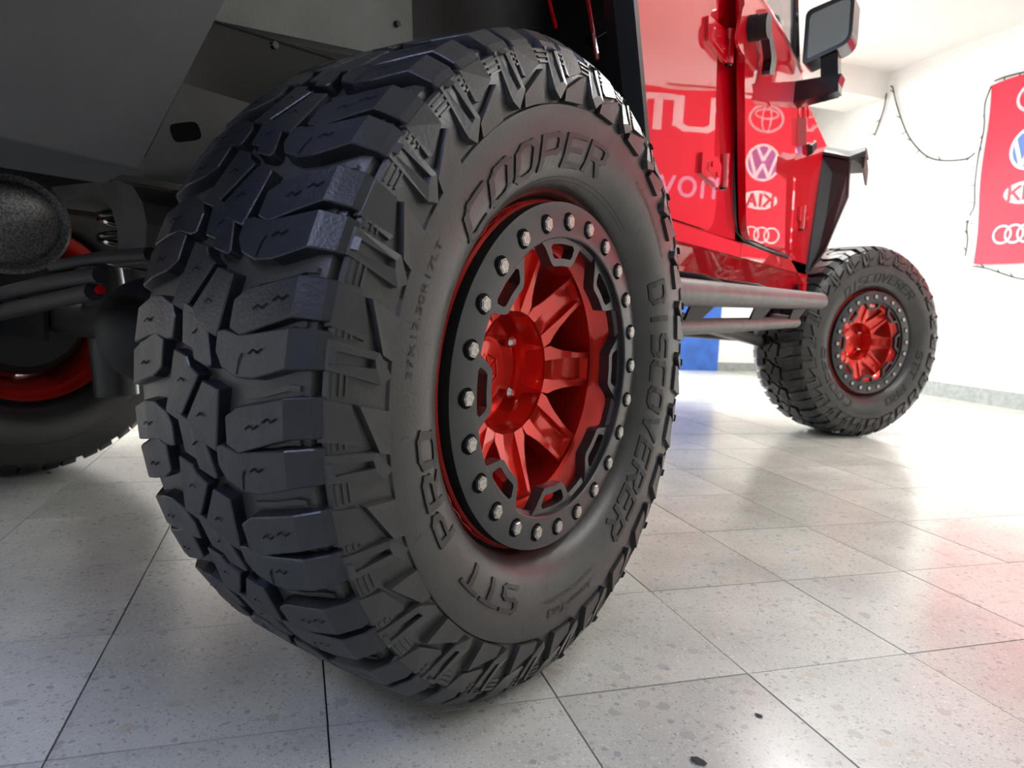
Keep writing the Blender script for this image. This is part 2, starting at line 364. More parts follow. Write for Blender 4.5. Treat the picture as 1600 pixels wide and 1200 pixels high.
KB = [(-.058, 11.1), (-.034, 10.2), (-.028, 9.1), (-.010, 8.5), (.004, 3.5), (-.001, 3.1), (-.026, 3.9), (-.029, 5.1), (-.048, 5.7)]
K1, K2, KB = [[(ctr(P_)[0]+(x-ctr(P_)[0])*1.02, ctr(P_)[1]+(t-ctr(P_)[1])*1.02) for x, t in P_] for P_ in (K1, K2, KB)]
def inner(st):
    out = []
    for x, lo, hi in st:
        x2 = -.058-x
        if x2 < -.1: x2 = -.1+(x2+.1)*.86
        out.append((x2, 13.9-hi, 14.1-lo))
    return out
ZIG = lambda x, t, s=1, n=4: [(x+i*.006*s, t+(.32 if i % 2 else -.12)+i*.10) for i in range(n)]
def block_mesh(kind):
    bm = bmesh.new()
    if kind in ('A', 'B'): strip_block(bm, SA if kind == 'A' else SB)
    elif kind in ('IA', 'IB'): strip_block(bm, inner(SA if kind == 'IA' else SB))
    else: poly_block(bm, {'K1': K1, 'K2': K2, 'KB': KB}[kind])
    bmesh.ops.recalc_face_normals(bm, faces=bm.faces[:])
    bmesh.ops.bevel(bm, geom=[e for e in bm.edges if len(e.link_faces) == 2 and e.calc_face_angle(0) > R(35)], offset=.0012, segments=1, affect='EDGES', profile=.5)
    S_ = {'A': [ZIG(.060, 10.9), ZIG(.085, 12.1)], 'B': [ZIG(.062, 5.6), [(.047, 2.9), (.049, 4.6), (.053, 5.4)]], 'K1': [ZIG(-.052, .8, 1, 3)], 'K2': [ZIG(-.018, -3.2, 1, 3)], 'KB': [ZIG(-.03, 7.2, 1, 2)],
          'IA': [ZIG(-.13, 2.1), ], 'IB': [ZIG(-.13, 8.0)]}[kind]
    for s in S_: add_sipe_shade(bm, s)
    return finish(bm, 'tread_block', ['rubber', 'recess_shade'])
BLK = {k: block_mesh(k) for k in ('A', 'B', 'IA', 'IB', 'K1', 'K2', 'KB')}
def sp(r, th, h): return tp(xs(r)+h, th, r)
def lug_prism(bm, poly, h, hd=None):
    cx, cy = ctr(poly); add_prism(bm, [sp(r+math.copysign(.0012, r-cx), t+math.copysign(.18, t-cy), -.003) for r, t in poly], [sp(r, t, h if hd is None else h+hd*(.44-r)) for r, t in poly])
bm = bmesh.new()
for q in ([(.430, 8.3), (.384, 7.5), (.388, 6.45), (.430, 7.1)], [(.430, 5.4), (.386, 5.2), (.378, 2.9), (.430, 4.6)], [(.384, 7.5), (.367, 4.1), (.378, 2.9), (.386, 5.2), (.388, 6.45)], [(.430, 7.1), (.430, 5.4), (.426, 5.4), (.426, 7.05)]): lug_prism(bm, q, .0065, .05)
LUG_P = finish(bm, 'sidewall_lug', 'sidewall_rubber', bev=.0006)
bm = bmesh.new(); lug_prism(bm, [(.430, .9), (.408, .2), (.396, -4.8), (.399, -5.6), (.430, -4.4)], .0055); LUG_T = finish(bm, 'sidewall_lug', 'sidewall_rubber', bev=.0008)
bm = bmesh.new(); lug_prism(bm, [(.402, .1), (.3655, -1.2), (.3655, -8.0), (.379, -7.2)], .0115, -.05); LUG_O = finish(bm, 'sidewall_lug', 'sidewall_rubber', bev=.0012)
# carcass: lathe, groove ridges and the little bars between the lugs
bm = bmesh.new(); add_lathe(bm, PROF, 180)
for k in range(25):
    for t0, t1 in ((9.35, 10.15), (1.6, 2.6)):
        st = [(.045, t0-1.9), (.075, t0-1.2), (.106, t0), (.119, t0+.05)]
        for (xa, ta), (xb, tb) in zip(st, st[1:]):
            q = [(xa, ta), (xb, tb), (xb, tb+.7), (xa, ta+.7)]
            add_prism(bm, [tp(x, t+14.4*k, rbase(x)-.004) for x, t in q], [tp(x, t+14.4*k, rbase(x)+.0045) for x, t in q])
    for t0, t1 in ((1.3, 4.3), (8.7, 9.8)):
        for r in (.4245, .4185, .4125):
            q = [(r, t0), (r, t1), (r-.0022, t1), (r-.0022, t0)]; add_prism(bm, [sp(a, t+14.4*k, -.002) for a, t in q], [sp(a, t+14.4*k, .0022) for a, t in q])
CARC = finish(bm, 'tire', 'sidewall_rubber', smooth=32)
INNER_BITS = None
def joined(kinds):
    bm = bmesh.new()
    for kind in kinds:
        for k in range(25):
            n0 = len(bm.verts); bm.from_mesh(BLK[kind] if kind in BLK else {'P': LUG_P, 'T': LUG_T, 'O': LUG_O}[kind])
            bm.verts.ensure_lookup_table(); M_ = Matrix.Rotation(-R(14.4*k), 4, 'X')
            for v in bm.verts[n0:]: v.co = M_ @ v.co
    return finish(bm, 'tread_blocks', ['rubber', 'recess_shade'])
# lettering
def word_meshes(word, th0, pitch, r0, r1, wdeg, stroke, lab, shear=.22):
    out = []
    for i, ch in enumerate(word):
        if ch == ' ': continue
        bm = bmesh.new()
        stroke_letter(bm, ch, lambda u, v, h: sp(r0+(r1-r0)*v, th0+pitch*i+(u/.6)*wdeg+shear*wdeg*v, -.001+h*.0030), stroke)
        out.append(('raised_letter', lab, finish(bm, 'raised_letter', 'lettering_rubber')))
    return out
def small_text(body, th0, th1, r0, hgt):
    bm = bmesh.new(); add_text(bm, body, lambda x, y, w: sp(r0+y*hgt, th0+(th1-th0)*x/w, .0009)); return finish(bm, 'raised_lettering', 'lettering_rubber')
LETTERS = word_meshes('COOPER', 35.5, 11.0, .289, .326, 7.4, .17, 'large raised maker letter') + word_meshes('DISCOVERER', 150.5, 8.95, .287, .324, 6.0, .17, 'large raised model letter') + word_meshes('STT PRO', -69, 9.1, .291, .322, 6.2, .17, 'large raised pattern letter')
LETTERS += [('small_lettering', 'small size marking', small_text('37X12.50R17LT', 3.4, 29, .333, .013)),
           ('small_lettering', 'small raised web lettering', small_text('COOPERTIRES', 117, 145, .330, .010)),
           ('small_lettering', 'small raised wording', small_text('CARCASS CONSTRUCTION', -109, -82, .312, .009)),
           ('small_lettering', 'small raised script', small_text('Armor-Tek3', -106, -84, .328, .016))]
bm = bmesh.new()   # moulding marks and rim-guard lines
random.seed(5)
for k in range(46):
    th = random.uniform(0, 360); r = random.uniform(.275, .345); q = [(r, th-.06), (r+.011, th-.06), (r+.011, th+.06), (r, th+.06)]
    bm.faces.new([bm.verts.new(sp(a, t, .0007)) for a, t in q])
for k in range(48):
    th = 52+k*1.6
    for r in ((.2755, .271) if th < 125 else ()):
        q = [(r, th), (r, th+1.6), (r-.0008, th+1.6), (r-.0008, th)]; bm.faces.new([bm.verts.new(sp(a, t, .0005)) for a, t in q])
MARKS = finish(bm, 'moulding_marks', 'lettering_rubber')
# ---------------------------------------------------------------- wheel parts
bm = bmesh.new()
add_lathe(bm, [(.112, .205), (.100, .199), (.084, .192), (.079, .187), (.060, .186), (.02, .187), (-.10, .192), (-.14, .205), (-.165, .222), (-.178, .236), (-.172, .242), (-.14, .226), (-.08, .215), (.06, .215), (.085, .240), (.090, .2465), (.112, .2465), (.1165, .243), (.112, .236)], 96, closed=True)
RIM = finish(bm, 'wheel_rim', 'candy_red', smooth=35)
bm = bmesh.new()
for k in range(48):        # scalloped lip trim
    for s in (0, 1):
        pts = []
        for i in range(7):
            a = k*7.5+i*1.25; w_ = math.sin(math.pi*i/6); pts.append(tp(.1045+(.0042 if s else -.0042)*w_, a, .2468))
        add_tube(bm, pts, .0007, 4, caps=False)
SCALLOP = finish(bm, 'lip_scallops', 'candy_red')
bm = bmesh.new(); add_lathe(bm, [(.114, .2435), (.1327, .2435), (.138, .223), (.138, .1985), (.1365, .1965), (.128, .1955), (.124, .190), (.114, .190)], 120, closed=True); RING = finish(bm, 'beadlock_ring', 'ring_black', smooth=25)
def tab_mesh():
    o = [(.197, -17), (.186, -14.2), (.163, -10.2), (.158, -8.2), (.158, 0), (.158, 8.2), (.163, 10.2), (.186, 14.2), (.197, 17), (.197, 0)]
    i = [(.188, -8.2), (.184, -9.6), (.172, -8.4), (.168, -7.0), (.168, 0), (.168, 7.0), (.172, 8.4), (.184, 9.6), (.188, 8.2), (.188, 0)]
    bm = bmesh.new(); L_ = []
    for poly in (o, i):
        L_.append([[bm.verts.new(tp(x, t, r)) for r, t in poly] for x in (.112, .1295)])
    n = len(o)
    for k in range(n):
        j = (k+1) % n
        bm.faces.new((L_[0][1][k], L_[0][1][j], L_[1][1][j], L_[1][1][k])); bm.faces.new((L_[0][0][k], L_[1][0][k], L_[1][0][j], L_[0][0][j]))
        bm.faces.new((L_[0][0][k], L_[0][0][j], L_[0][1][j], L_[0][1][k])); bm.faces.new((L_[1][0][k], L_[1][1][k], L_[1][1][j], L_[1][0][j]))
    return finish(bm, 'ring_tab', 'ring_black', bev=.0012, smooth=30)
TAB = tab_mesh()
def bolt_mesh():
    bm = bmesh.new(); r0 = .2175
    def c(rad, n, x, ph=0): return [(x, -r0+rad*math.cos(2*math.pi*k/n+ph), rad*math.sin(2*math.pi*k/n+ph)) for k in range(n)]
    add_prism(bm, c(.0128, 24, .1375), c(.0128, 24, .1384), 1)  # black disc paints the shade of the recess around the bolt
    add_prism(bm, c(.0098, 6, .138), c(.0098, 6, .1420), 0); add_prism(bm, c(.0084, 6, .1420), c(.0074, 6, .1432), 0)
    return finish(bm, 'ring_bolt', ['bolt_steel', 'recess_shade'])
BOLT = bolt_mesh()
def spoke_mesh():
    st = [(.0925, .050, 22.6, 8.6, 0), (.106, .0535, 21.5, 8.3, .005), (.116, .0565, 17.5, 8.0, .0075), (.130, .061, 14.0, 7.5, .0085), (.155, .069, 10.6, 6.6, .009), (.178, .0765, 9.0, 5.9, .0095), (.1815, .0778, 8.9, 5.8, 0), (.190, .0795, 8.8, 5.6, 0)]
    bm = bmesh.new(); rows = []
    for r, x, w_, p, d in st:
        sec = [(x-.034, -w_), (x-.001, -w_), (x, -w_+.5), (x, -p-.4), (x-d, -p+.5), (x-d, p-.5), (x, p+.4), (x, w_-.5), (x-.001, w_), (x-.034, w_)]
        rows.append([bm.verts.new(tp(xx, t, r)) for xx, t in sec])
    for A, B in zip(rows, rows[1:]):
        for k in range(len(A)-1): bm.faces.new((A[k], A[k+1], B[k+1], B[k]))
        bm.faces.new((A[-1], A[0], B[0], B[-1]))
    bm.faces.new(rows[0]); bm.faces.new(rows[-1][::-1])
    return finish(bm, 'spoke', 'candy_red', smooth=30, bev=.0008)
SPOKE = spoke_mesh()
bm = bmesh.new(); add_lathe(bm, [(.0495, .0935), (.044, .0915), (-.008, .0885), (-.012, .086), (-.012, .050), (-.030, .050), (-.030, .10), (.02, .10), (.030, .0945)], 80, closed=True); HUB = finish(bm, 'hub_well', 'candy_red', smooth=35)
bm = bmesh.new(); add_lathe(bm, [(-.012, .0535), (-.004, .0535), (.0, .051), (.0, .046), (.003, .0445), (.004, .04), (.0055, .001)], 64)
for a0 in (60, 120, 180, 240, 300, 0):
    t = R(a0); t2 = R(a0+60); a = Vector((.006, -.026*math.cos(t), .026*math.sin(t))); b = Vector((.006, -.026*math.cos(t2), .026*math.sin(t2))); add_tube(bm, [a, b], .0012, 5)
    add_tube(bm, [a*1, Vector((.0065, 0, 0))], .0011, 5)
CAP = finish(bm, 'hub_cap', 'candy_red', smooth=30)
bm = bmesh.new()
def cc(rad, n, x, r0=.0685): return [(x, -r0+rad*math.cos(2*math.pi*k/n), rad*math.sin(2*math.pi*k/n)) for k in range(n)]
add_prism(bm, cc(.0095, 6, -.014), cc(.0095, 6, .010)); add_prism(bm, cc(.0095, 12, .010), cc(.005, 12, .015)); NUT = finish(bm, 'lug_nut', 'chrome', bev=.0008)
bm = bmesh.new(); add_lathe(bm, [(-.062, .165), (-.062, .07), (-.085, .07), (-.085, .165)], 64, closed=True); DISC = finish(bm, 'brake_disc', 'disc_steel', smooth=30)
bm = bmesh.new(); add_lathe(bm, [(-.05, .085), (-.05, .001), (-.13, .001), (-.13, .085)], 32); DRUM = finish(bm, 'axle_hub', 'matte_black', smooth=30)

bm = bmesh.new(); add_lathe(bm, [(.03, .001), (.03, .175), (-.10, .175), (-.12, .15), (-.12, .001)], 40); DRUM2 = finish(bm, 'dark_wheel_filler', 'matte_black', smooth=30)  # black drum added instead of a disc to darken the far wheels inside
def make_wheel(loc, rz, spin, mode, lab, tspin=None):
    """mode 2: every block an object; 1: the inner shoulder joined; 0: all joined"""
    t = obj('tire', CARC, veh, loc=loc, rot=(0, 0, rz), label='knobbly black off-road tyre, '+lab)
    ts = spin if tspin is None else tspin
    def sub(name, me, ang, label=None): return obj(name, me, t, rot=(-R(ang), 0, 0), label=label, inv=False)
    ind = {2: ('A', 'B', 'K1', 'K2', 'KB', 'IA', 'IB'), 1: ('A', 'B', 'K1', 'K2', 'KB'), 0: ()}[mode]
    rest = [k for k in BLK if k not in ind] + ([] if mode else ['P', 'T', 'O'])
    for k in range(25):
        for kind in ind: sub('tread_block', BLK[kind], 14.4*k+ts)
        if mode:
            for me in (LUG_P, LUG_T, LUG_O): sub('sidewall_lug', me, 14.4*k+ts)
    if rest:
        key = tuple(rest)
        if key not in JOIN: JOIN[key] = joined(rest)
        o = sub('tread_blocks', JOIN[key], ts); o['kind'] = 'stuff'
    if mode:
        for nm, lb, me in LETTERS:
            o = sub(nm, me, ts, lb)
            if nm == 'small_lettering': o['kind'] = 'stuff'
        o = sub('moulding_marks', MARKS, ts); o['kind'] = 'stuff'
    r = obj('wheel_rim', RIM, veh, loc=loc, rot=(0, 0, rz), label='glossy candy red wheel, '+lab)
    def rs(name, me, ang, label=None): return obj(name, me, r, rot=(-R(ang), 0, 0), label=label, inv=False)
    if mode: rs('lip_scallops', SCALLOP, 0)
    rs('beadlock_ring', RING, 0, 'black beadlock ring'); rs('hub_well', HUB, 0); rs('hub_cap', CAP, 20); (rs('brake_disc', DISC, 0, 'bare steel brake disc') if mode else rs('dark_wheel_filler', DRUM2, 0)); rs('axle_hub', DRUM, 0)
    for k in range(8): rs('ring_tab', TAB, 45*k-2+spin, 'black slotted tab'); rs('spoke', SPOKE, 45*k+spin)
    for k in range(24): rs('ring_bolt', BOLT, 15*k-2.5+spin, 'silver hex bolt')
    for k in range(5): rs('lug_nut', NUT, 72*k+142+spin, 'chrome lug nut')
    return t, r
JOIN = {}
STEER = .5913
make_wheel((0, 0, ZH), 0, 0, 2, 'the large one nearest the viewer')
make_wheel((.023, 2.946, ZH), -STEER, 0, 1, 'front axle, turned outwards', tspin=-105)
make_wheel((-1.74, 0, ZH), math.pi, 0, 0, 'far rear corner')
make_wheel((-1.74, 2.946, ZH), math.pi-STEER, 0, 0, 'far front corner')

# ---------------------------------------------------------------- body
BX = -.1; LX = -1.64       # right and left body sides
# cabin, floor pan and far side: dark tub inside, red outside
bm = bmesh.new(); add_box(bm, (LX+.06, .62, .70), (BX-.045, 2.2, 1.46)); part('cabin_tub', bm, 'matte_black', bev=.01)
bm = bmesh.new(); add_box(bm, (LX+.4, -.62, 1.02), (BX-.3, .62, 1.46)); part('cargo_tub', bm, 'matte_black', bev=.01)
bm = bmesh.new(); add_plate(bm, [(.6, .68), (2.5, .68), (2.7, 1.3), (2.2, 1.42), (2.15, 1.51), (-.66, 1.51), (-.66, .95), (-.45, .95), (-.35, 1.15), (.4, 1.15)], LX, LX+.05); part('side_panel', bm, 'paint_red', bev=.006)
bm = bmesh.new(); add_plate(bm, [(-.66, 1.5), (2.05, 1.5), (1.78, 1.98), (1.6, 2.03), (-.6, 2.0)], LX+.08, BX-.06); part('hard_top', bm, 'textured_black', 'black hard top', bev=.03, bseg=2)
# bonnet, grille
bm = bmesh.new(); add_prism(bm, [(LX+.15, 2.15, .80), (BX-.04, 2.15, .80), (BX-.25, 3.45, .80), (LX+.4, 3.45, .80)], [(LX+.15, 2.15, 1.42), (BX-.04, 2.15, 1.42), (BX-.25, 3.45, 1.26), (LX+.4, 3.45, 1.26)]); part('bonnet', bm, 'paint_red', bev=.02, bseg=2)
# rear quarter above the wheel and rear door
bm = bmesh.new(); add_plate(bm, [(.60, 1.34), (.66, 1.1), (.74, .66), (.80, .66), (.80, 1.52), (-.66, 1.52), (-.66, 1.36), (-.3, 1.36)], BX-.045, BX-.004); part('quarter_panel', bm, 'paint_red', bev=.004)
RD = rounded([(.66, .800), (1.24, .800), (1.243, .95), (1.19, 1.02), (1.125, 1.42), (1.11, 1.52), (.60, 1.52), (.63, 1.1)], [.0, .11, .0, 0, 0, 0, 0, 0], 8)
bm = bmesh.new(); add_plate(bm, RD, BX-.035, BX); rdoor = part('rear_door', bm, 'paint_red', 'glossy red rear door', bev=.004, bseg=2)
bm = bmesh.new()
for y0, y1 in ((1.13, 1.30),):
    add_prism(bm, [(BX-.045, 1.12, .80), (BX-.034, 1.255, .80), (BX-.004, 1.455, .80), (BX-.06, 1.455, .80), (BX-.06, 1.12, .80)],
              [(BX-.045, 1.06, 1.52), (BX-.03, 1.13, 1.52), (BX-.004, 1.295, 1.52), (BX-.06, 1.295, 1.52), (BX-.06, 1.06, 1.52)])
part('centre_pillar', bm, 'paint_red', bev=.004)
# rocker: upper vertical face, lower face tucked under
bm = bmesh.new()
sec = [(BX-.06, .8), (BX-.004, .798), (BX, .792), (BX, .748), (BX-.006, .742), (BX-.045, .690), (BX-.06, .668), (BX-.12, .664)]
add_prism(bm, [(x, .60, z) for x, z in sec], [(x, 2.46, z) for x, z in sec]); part('rocker_panel', bm, 'paint_red', bev=.002)
bm = bmesh.new(); add_box(bm, (BX-.0002, 1.512, .746), (BX+.0006, 1.514, .796)); part('panel_joint', bm, 'gloss_black')
# door opening: black sheet stands in for the shaded interior, rubber seal
bm = bmesh.new(); add_plate(bm, [(1.30, .795), (2.2, .795), (2.2, 1.5), (1.2, 1.5)], BX-.05, BX-.03); part('door_gap_shade', bm, 'matte_black')
bm = bmesh.new(); add_tube(bm, smooth_path([(BX-.014, 1.30, 1.52), (BX-.014, 1.375, 1.2), (BX-.014, 1.405, 1.0), (BX-.014, 1.44, .88), (BX-.014, 1.52, .826), (BX-.012, 1.75, .805), (BX-.012, 2.12, .80)], 6), .017, 10); part('door_seal', bm, 'gloss_black', 'black rubber door seal', smooth=40)
# front door, ajar about its front hinge
HY, SL = 2.15, .043
def dp(y, z, off): return Vector((-.1+(HY-y)*SL+off, y+off*SL, z))
FD = rounded([(2.135, .806), (1.50, .808), (1.45, .846), (1.34, 1.12), (1.225, 1.43), (1.185, 1.52), (1.72, 1.522), (2.065, 1.492), (2.035, 1.36), (2.09, 1.1)], [.02, .05, .05, 0, 0, .01, 0, .02, .2, .1], 5)
bm = bmesh.new(); add_prism(bm, [dp(y, z, -.024) for y, z in FD], [dp(y, z, 0) for y, z in FD]); fdoor = part('front_door', bm, 'paint_red', 'glossy red front door standing ajar', bev=.003, bseg=2)
def sub(name, bm, m, parent, label=None, smooth=None, bev=0, bseg=1):
    return obj(name, finish(bm, name, m, smooth=smooth, bev=bev, bseg=bseg), parent, label=label, inv=False)
# children of a part share the vehicle's world-aligned frame
bm = bmesh.new(); q = [(1.16, 1.50), (1.70, 1.505), (2.05, 1.485), (1.80, 1.96), (1.18, 1.97)]; add_prism(bm, [dp(y, z, -.032) for y, z in q], [dp(y, z, -.027) for y, z in q]); sub('window_pane', bm, 'glass', fdoor, 'clear side window')
bm = bmesh.new(); add_tube(bm, [dp(2.075, 1.478, -.03), dp(1.80, 1.97, -.04), dp(1.17, 1.98, -.04)], .022, 8); sub('window_frame', bm, 'gloss_black', fdoor, 'black window frame', smooth=40)
bm = bmesh.new(); add_tube(bm, [dp(1.15, 1.508, .002), dp(1.70, 1.5125, .002), dp(2.05, 1.49, .002)], .005, 6); sub('belt_strip', bm, 'chrome', fdoor, 'pale weather strip', smooth=40)
# handle: red cup, black push button drum and grab bar
bm = bmesh.new(); q = rounded([(1.155, 1.315), (1.20, 1.30), (1.40, 1.30), (1.42, 1.33), (1.37, 1.45), (1.20, 1.43)], .03, 4); add_prism(bm, [dp(y, z, -.002) for y, z in q], [dp(y, z, .006) for y, z in q]); hd = sub('handle_plate', bm, 'paint_red', fdoor, bev=.003)
bm = bmesh.new()
for o0, o1, rr in ((.004, .030, .036), (.030, .034, .037), (.034, .060, .034)):
    cpt = (1.275, 1.383); ring = [(cpt[0]+rr*math.cos(2*math.pi*k/24), cpt[1]+rr*math.sin(2*math.pi*k/24)) for k in range(24)]
    add_prism(bm, [dp(y, z, o0) for y, z in ring], [dp(y, z, o1) for y, z in ring])
sub('lock_button', bm, 'matte_black', fdoor, 'round black push button', smooth=30, bev=.002)
bm = bmesh.new(); q = rounded([(1.315, 1.405), (1.345, 1.415), (1.465, 1.355), (1.455, 1.30), (1.39, 1.285), (1.40, 1.335)], .012, 3); add_prism(bm, [dp(y, z, .02) for y, z in q], [dp(y, z, .045) for y, z in q]); sub('grab_handle', bm, 'gloss_black', fdoor, 'black grab handle', bev=.004)
# rear door hinges
def hinge(leaf, bar, nm):
    bm = bmesh.new(); lf = rounded(leaf, .008, 3)
    add_prism(bm, [(BX-.002, y, z) for y, z in lf], [(BX+.010, y, z) for y, z in lf])
    cy_, cz_ = ctr(leaf); add_prism(bm, [(BX+.009, cy_+(y-cy_)*.6, cz_+(z-cz_)*.55) for y, z in lf], [(BX+.013, cy_+(y-cy_)*.55, cz_+(z-cz_)*.5) for y, z in lf])
    add_tube(bm, [(BX+.006, bar[0], bar[1]), (BX+.006, bar[0]+.006, bar[2])], .0145, 14)
    h_ = part('door_hinge', bm, 'paint_red', 'red door hinge', bev=.0015)
    bm = bmesh.new(); add_tube(bm, [(BX+.006, bar[0]+.0062, bar[2]+.002), (BX+.006, bar[0]+.0062, bar[2]-.007)], .010, 12); sub('hinge_pin', bm, 'gloss_black', h_, smooth=40)
    for dy, dz in ((-.025, .012), (.02, -.008)):
        bm = bmesh.new(); add_tube(bm, [(BX+.010, cy_+dy, cz_+dz), (BX+.0165, cy_+dy, cz_+dz)], .008, 12); sub('hinge_bolt', bm, 'paint_red', h_, smooth=40)
hinge([(1.035, 1.345), (1.15, 1.352), (1.22, 1.335), (1.222, 1.285), (1.20, 1.270), (1.045, 1.285)], (1.222, 1.37, 1.277), 'upper')
hinge([(1.072, 1.0), (1.20, 1.008), (1.235, .99), (1.235, .94), (1.215, .925), (1.075, .945)], (1.262, 1.03, .934), 'lower')
hinge([(2.20, 1.01), (2.33, 1.02), (2.42, 1.01), (2.42, .95), (2.35, .94), (2.21, .955)], (2.26, 1.02, .925), 'front lower')
# cowl / front wing side, red
bm = bmesh.new(); add_plate(bm, [(2.145, .80), (2.46, .70), (2.58, .9), (2.78, 1.30), (2.44, 1.365), (2.20, 1.415), (2.075, 1.48), (2.045, 1.36), (2.10, 1.1)], BX-.04, BX); part('cowl_panel', bm, 'paint_red', bev=.003)
bm = bmesh.new(); add_box(bm, (BX-.02, 2.44, .667), (BX-.001, 2.50, .72)); part('rocker_end', bm, 'paint_red', bev=.004)
# upper front hinge with strap, red
bm = bmesh.new()
add_prism(bm, [(BX-.002, 2.07, 1.33), (BX-.002, 2.235, 1.36), (BX-.002, 2.275, 1.26), (BX-.002, 2.12, 1.225)], [(BX+.03, 2.08, 1.325), (BX+.03, 2.20, 1.345), (BX+.03, 2.24, 1.265), (BX+.03, 2.125, 1.235)])
add_tube(bm, smooth_path([(BX+.01, 2.12, 1.33), (BX+.012, 2.10, 1.37), (BX+.012, 2.13, 1.395), (BX+.01, 2.19, 1.37), (BX+.01, 2.18, 1.34)], 5), .006, 8)
part('upper_hinge', bm, 'paint_red', 'red upper front door hinge with loop', smooth=30, bev=.003)
bm = bmesh.new(); add_prism(bm, [(BX, 2.25, 1.26), (BX, 2.33, 1.30), (BX, 2.36, 1.27), (BX, 2.28, 1.22)], [(BX+.02, 2.26, 1.26), (BX+.02, 2.33, 1.29), (BX+.02, 2.35, 1.27), (BX+.02, 2.28, 1.23)]); part('bonnet_catch', bm, 'matte_black', 'black bonnet catch')
# mirror
def mir(name, pts_xz, y0, y1, m, par=None, label=None, bev=.004, seg=2):
    bm = bmesh.new(); add_prism(bm, [(x, y0+.10*(x+.0), z) for x, z in pts_xz], [(x*1, y1+.10*(x+.0), z) for x, z in pts_xz])
    return (part(name, bm, m, label, bev=bev, bseg=seg, smooth=30) if par is None else sub(name, bm, m, par, label, bev=bev, bseg=seg, smooth=30))
mo = rounded([(-.070, 1.478), (.088, 1.540), (.084, 1.705), (.045, 1.705), (-.074, 1.668)], [.018, .04, .02, .02, .022], 5)
mh = mir('door_mirror', mo, 1.95, 2.06, 'gloss_black', label='black wing mirror on an arm', bev=.012)
mg = rounded([(-.056, 1.497), (.076, 1.550), (.072, 1.687), (.045, 1.687), (-.058, 1.652)], [.014, .03, .014, .014, .016], 5)
mir('mirror_glass', mg, 1.9485, 1.952, 'mirror', mh, 'silvered mirror glass', bev=0)
bm = bmesh.new(); add_prism(bm, [(.003, 1.955, 1.36), (.062, 1.955, 1.375), (.062, 2.02, 1.375), (.003, 2.02, 1.36)], [(-.012, 1.96, 1.50), (.045, 1.96, 1.515), (.045, 2.02, 1.515), (-.012, 2.02, 1.50)]); sub('mirror_post', bm, 'gloss_black', mh, bev=.01, bseg=2, smooth=30)
bm = bmesh.new(); add_prism(bm, [(-.095, 1.955, 1.352), (.05, 1.955, 1.372), (.05, 2.03, 1.372), (-.095, 2.04, 1.352)], [(-.095, 1.955, 1.428), (.066, 1.955, 1.435), (.066, 2.03, 1.435), (-.095, 2.04, 1.428)]); sub('mirror_arm', bm, 'gloss_black', mh, bev=.014, bseg=3, smooth=30)
# windscreen pillar
bm = bmesh.new(); add_tube(bm, [(BX-.03, 2.16, 1.43), (BX-.12, 1.80, 2.0)], .028, 8); part('screen_pillar', bm, 'paint_red', smooth=40)
# ---------------------------------------------------------------- front flare
bm = bmesh.new()
def quadplate(bm, pts, off): add_prism(bm, [Vector(p) for p in pts], [Vector(p)+Vector(off) for p in pts])
quadplate(bm, [(BX, 2.56, 1.275), (.012, 2.56, 1.245), (.012, 2.60, 1.10), (-.03, 2.45, .851), (-.09, 2.44, .75), (BX-.01, 2.44, .77)], (0, .03, .004))        # leg
quadplate(bm, [(BX, 2.55, 1.282), (.012, 2.55, 1.252), (.066, 2.60, 1.285), (.028, 2.95, 1.265), (BX, 2.98, 1.27), (BX, 2.60, 1.305)], (0, 0, .012))        # top
quadplate(bm, [(.056, 2.60, 1.222), (.066, 2.60, 1.222), (.028, 2.95, 1.205), (.018, 2.95, 1.205)], (0, 0, .07))                                               # outer lip
quadplate(bm, [(BX, 2.552, 1.279), (.010, 2.552, 1.249), (.064, 2.602, 1.272), (.064, 2.63, 1.272), (BX, 2.63, 1.279)], (0, .02, .0))
add_prism(bm, [(BX, 2.549, 1.281), (.012, 2.549, 1.252), (.066, 2.598, 1.274), (.066, 2.70, 1.274), (BX, 2.70, 1.281)], [(BX, 2.600, 1.325), (.006, 2.600, 1.300), (.054, 2.645, 1.322), (.054, 2.70, 1.322), (BX, 2.70, 1.325)])
part('front_flare', bm, 'textured_black', 'matt black flat front wheel flare', bev=.003)
for yy in (2.66, 2.72):
    bm = bmesh.new(); add_tube(bm, [(-.03, yy, 1.29), (-.03, yy, 1.303)], .009, 10); part('flare_bolt', bm, 'gloss_black', smooth=40)
bm = bmesh.new(); add_box(bm, (-.30, 2.56, .78), (BX-.02, 2.60, 1.24)); part('inner_wing', bm, 'matte_black')
# ---------------------------------------------------------------- rear flare, wheel well, bumper wing
bm = bmesh.new()
ln = [(.34, 1.32), (.413, 1.14), (.495, .948), (.58, .74)]
for (y0, z0), (y1, z1) in zip(ln, ln[1:]): add_prism(bm, [(-.042, y0, z0), (0, y0, z0), (0, y0+.02, z0), (-.042, y0+.02, z0)], [(-.042, y1, z1), (0, y1, z1), (0, y1+.02, z1), (-.042, y1+.02, z1)])
for (y0, z0), (y1, z1) in zip(ln, ln[1:]): add_prism(bm, [(-.012, y0+.02, z0), (0, y0+.02, z0), (BX, y0+.12, z0), (BX-.01, y0+.1, z0)], [(-.012, y1+.02, z1), (0, y1+.02, z1), (BX, y1+.12, z1), (BX-.01, y1+.1, z1)])
quadplate(bm, [(BX-.05, -.36, 1.30), (0, -.36, 1.30), (0, .35, 1.32), (BX-.05, .35, 1.32)], (0, 0, .02))
part('rear_flare', bm, 'textured_black', 'matt black flat rear wheel flare', bev=.003)
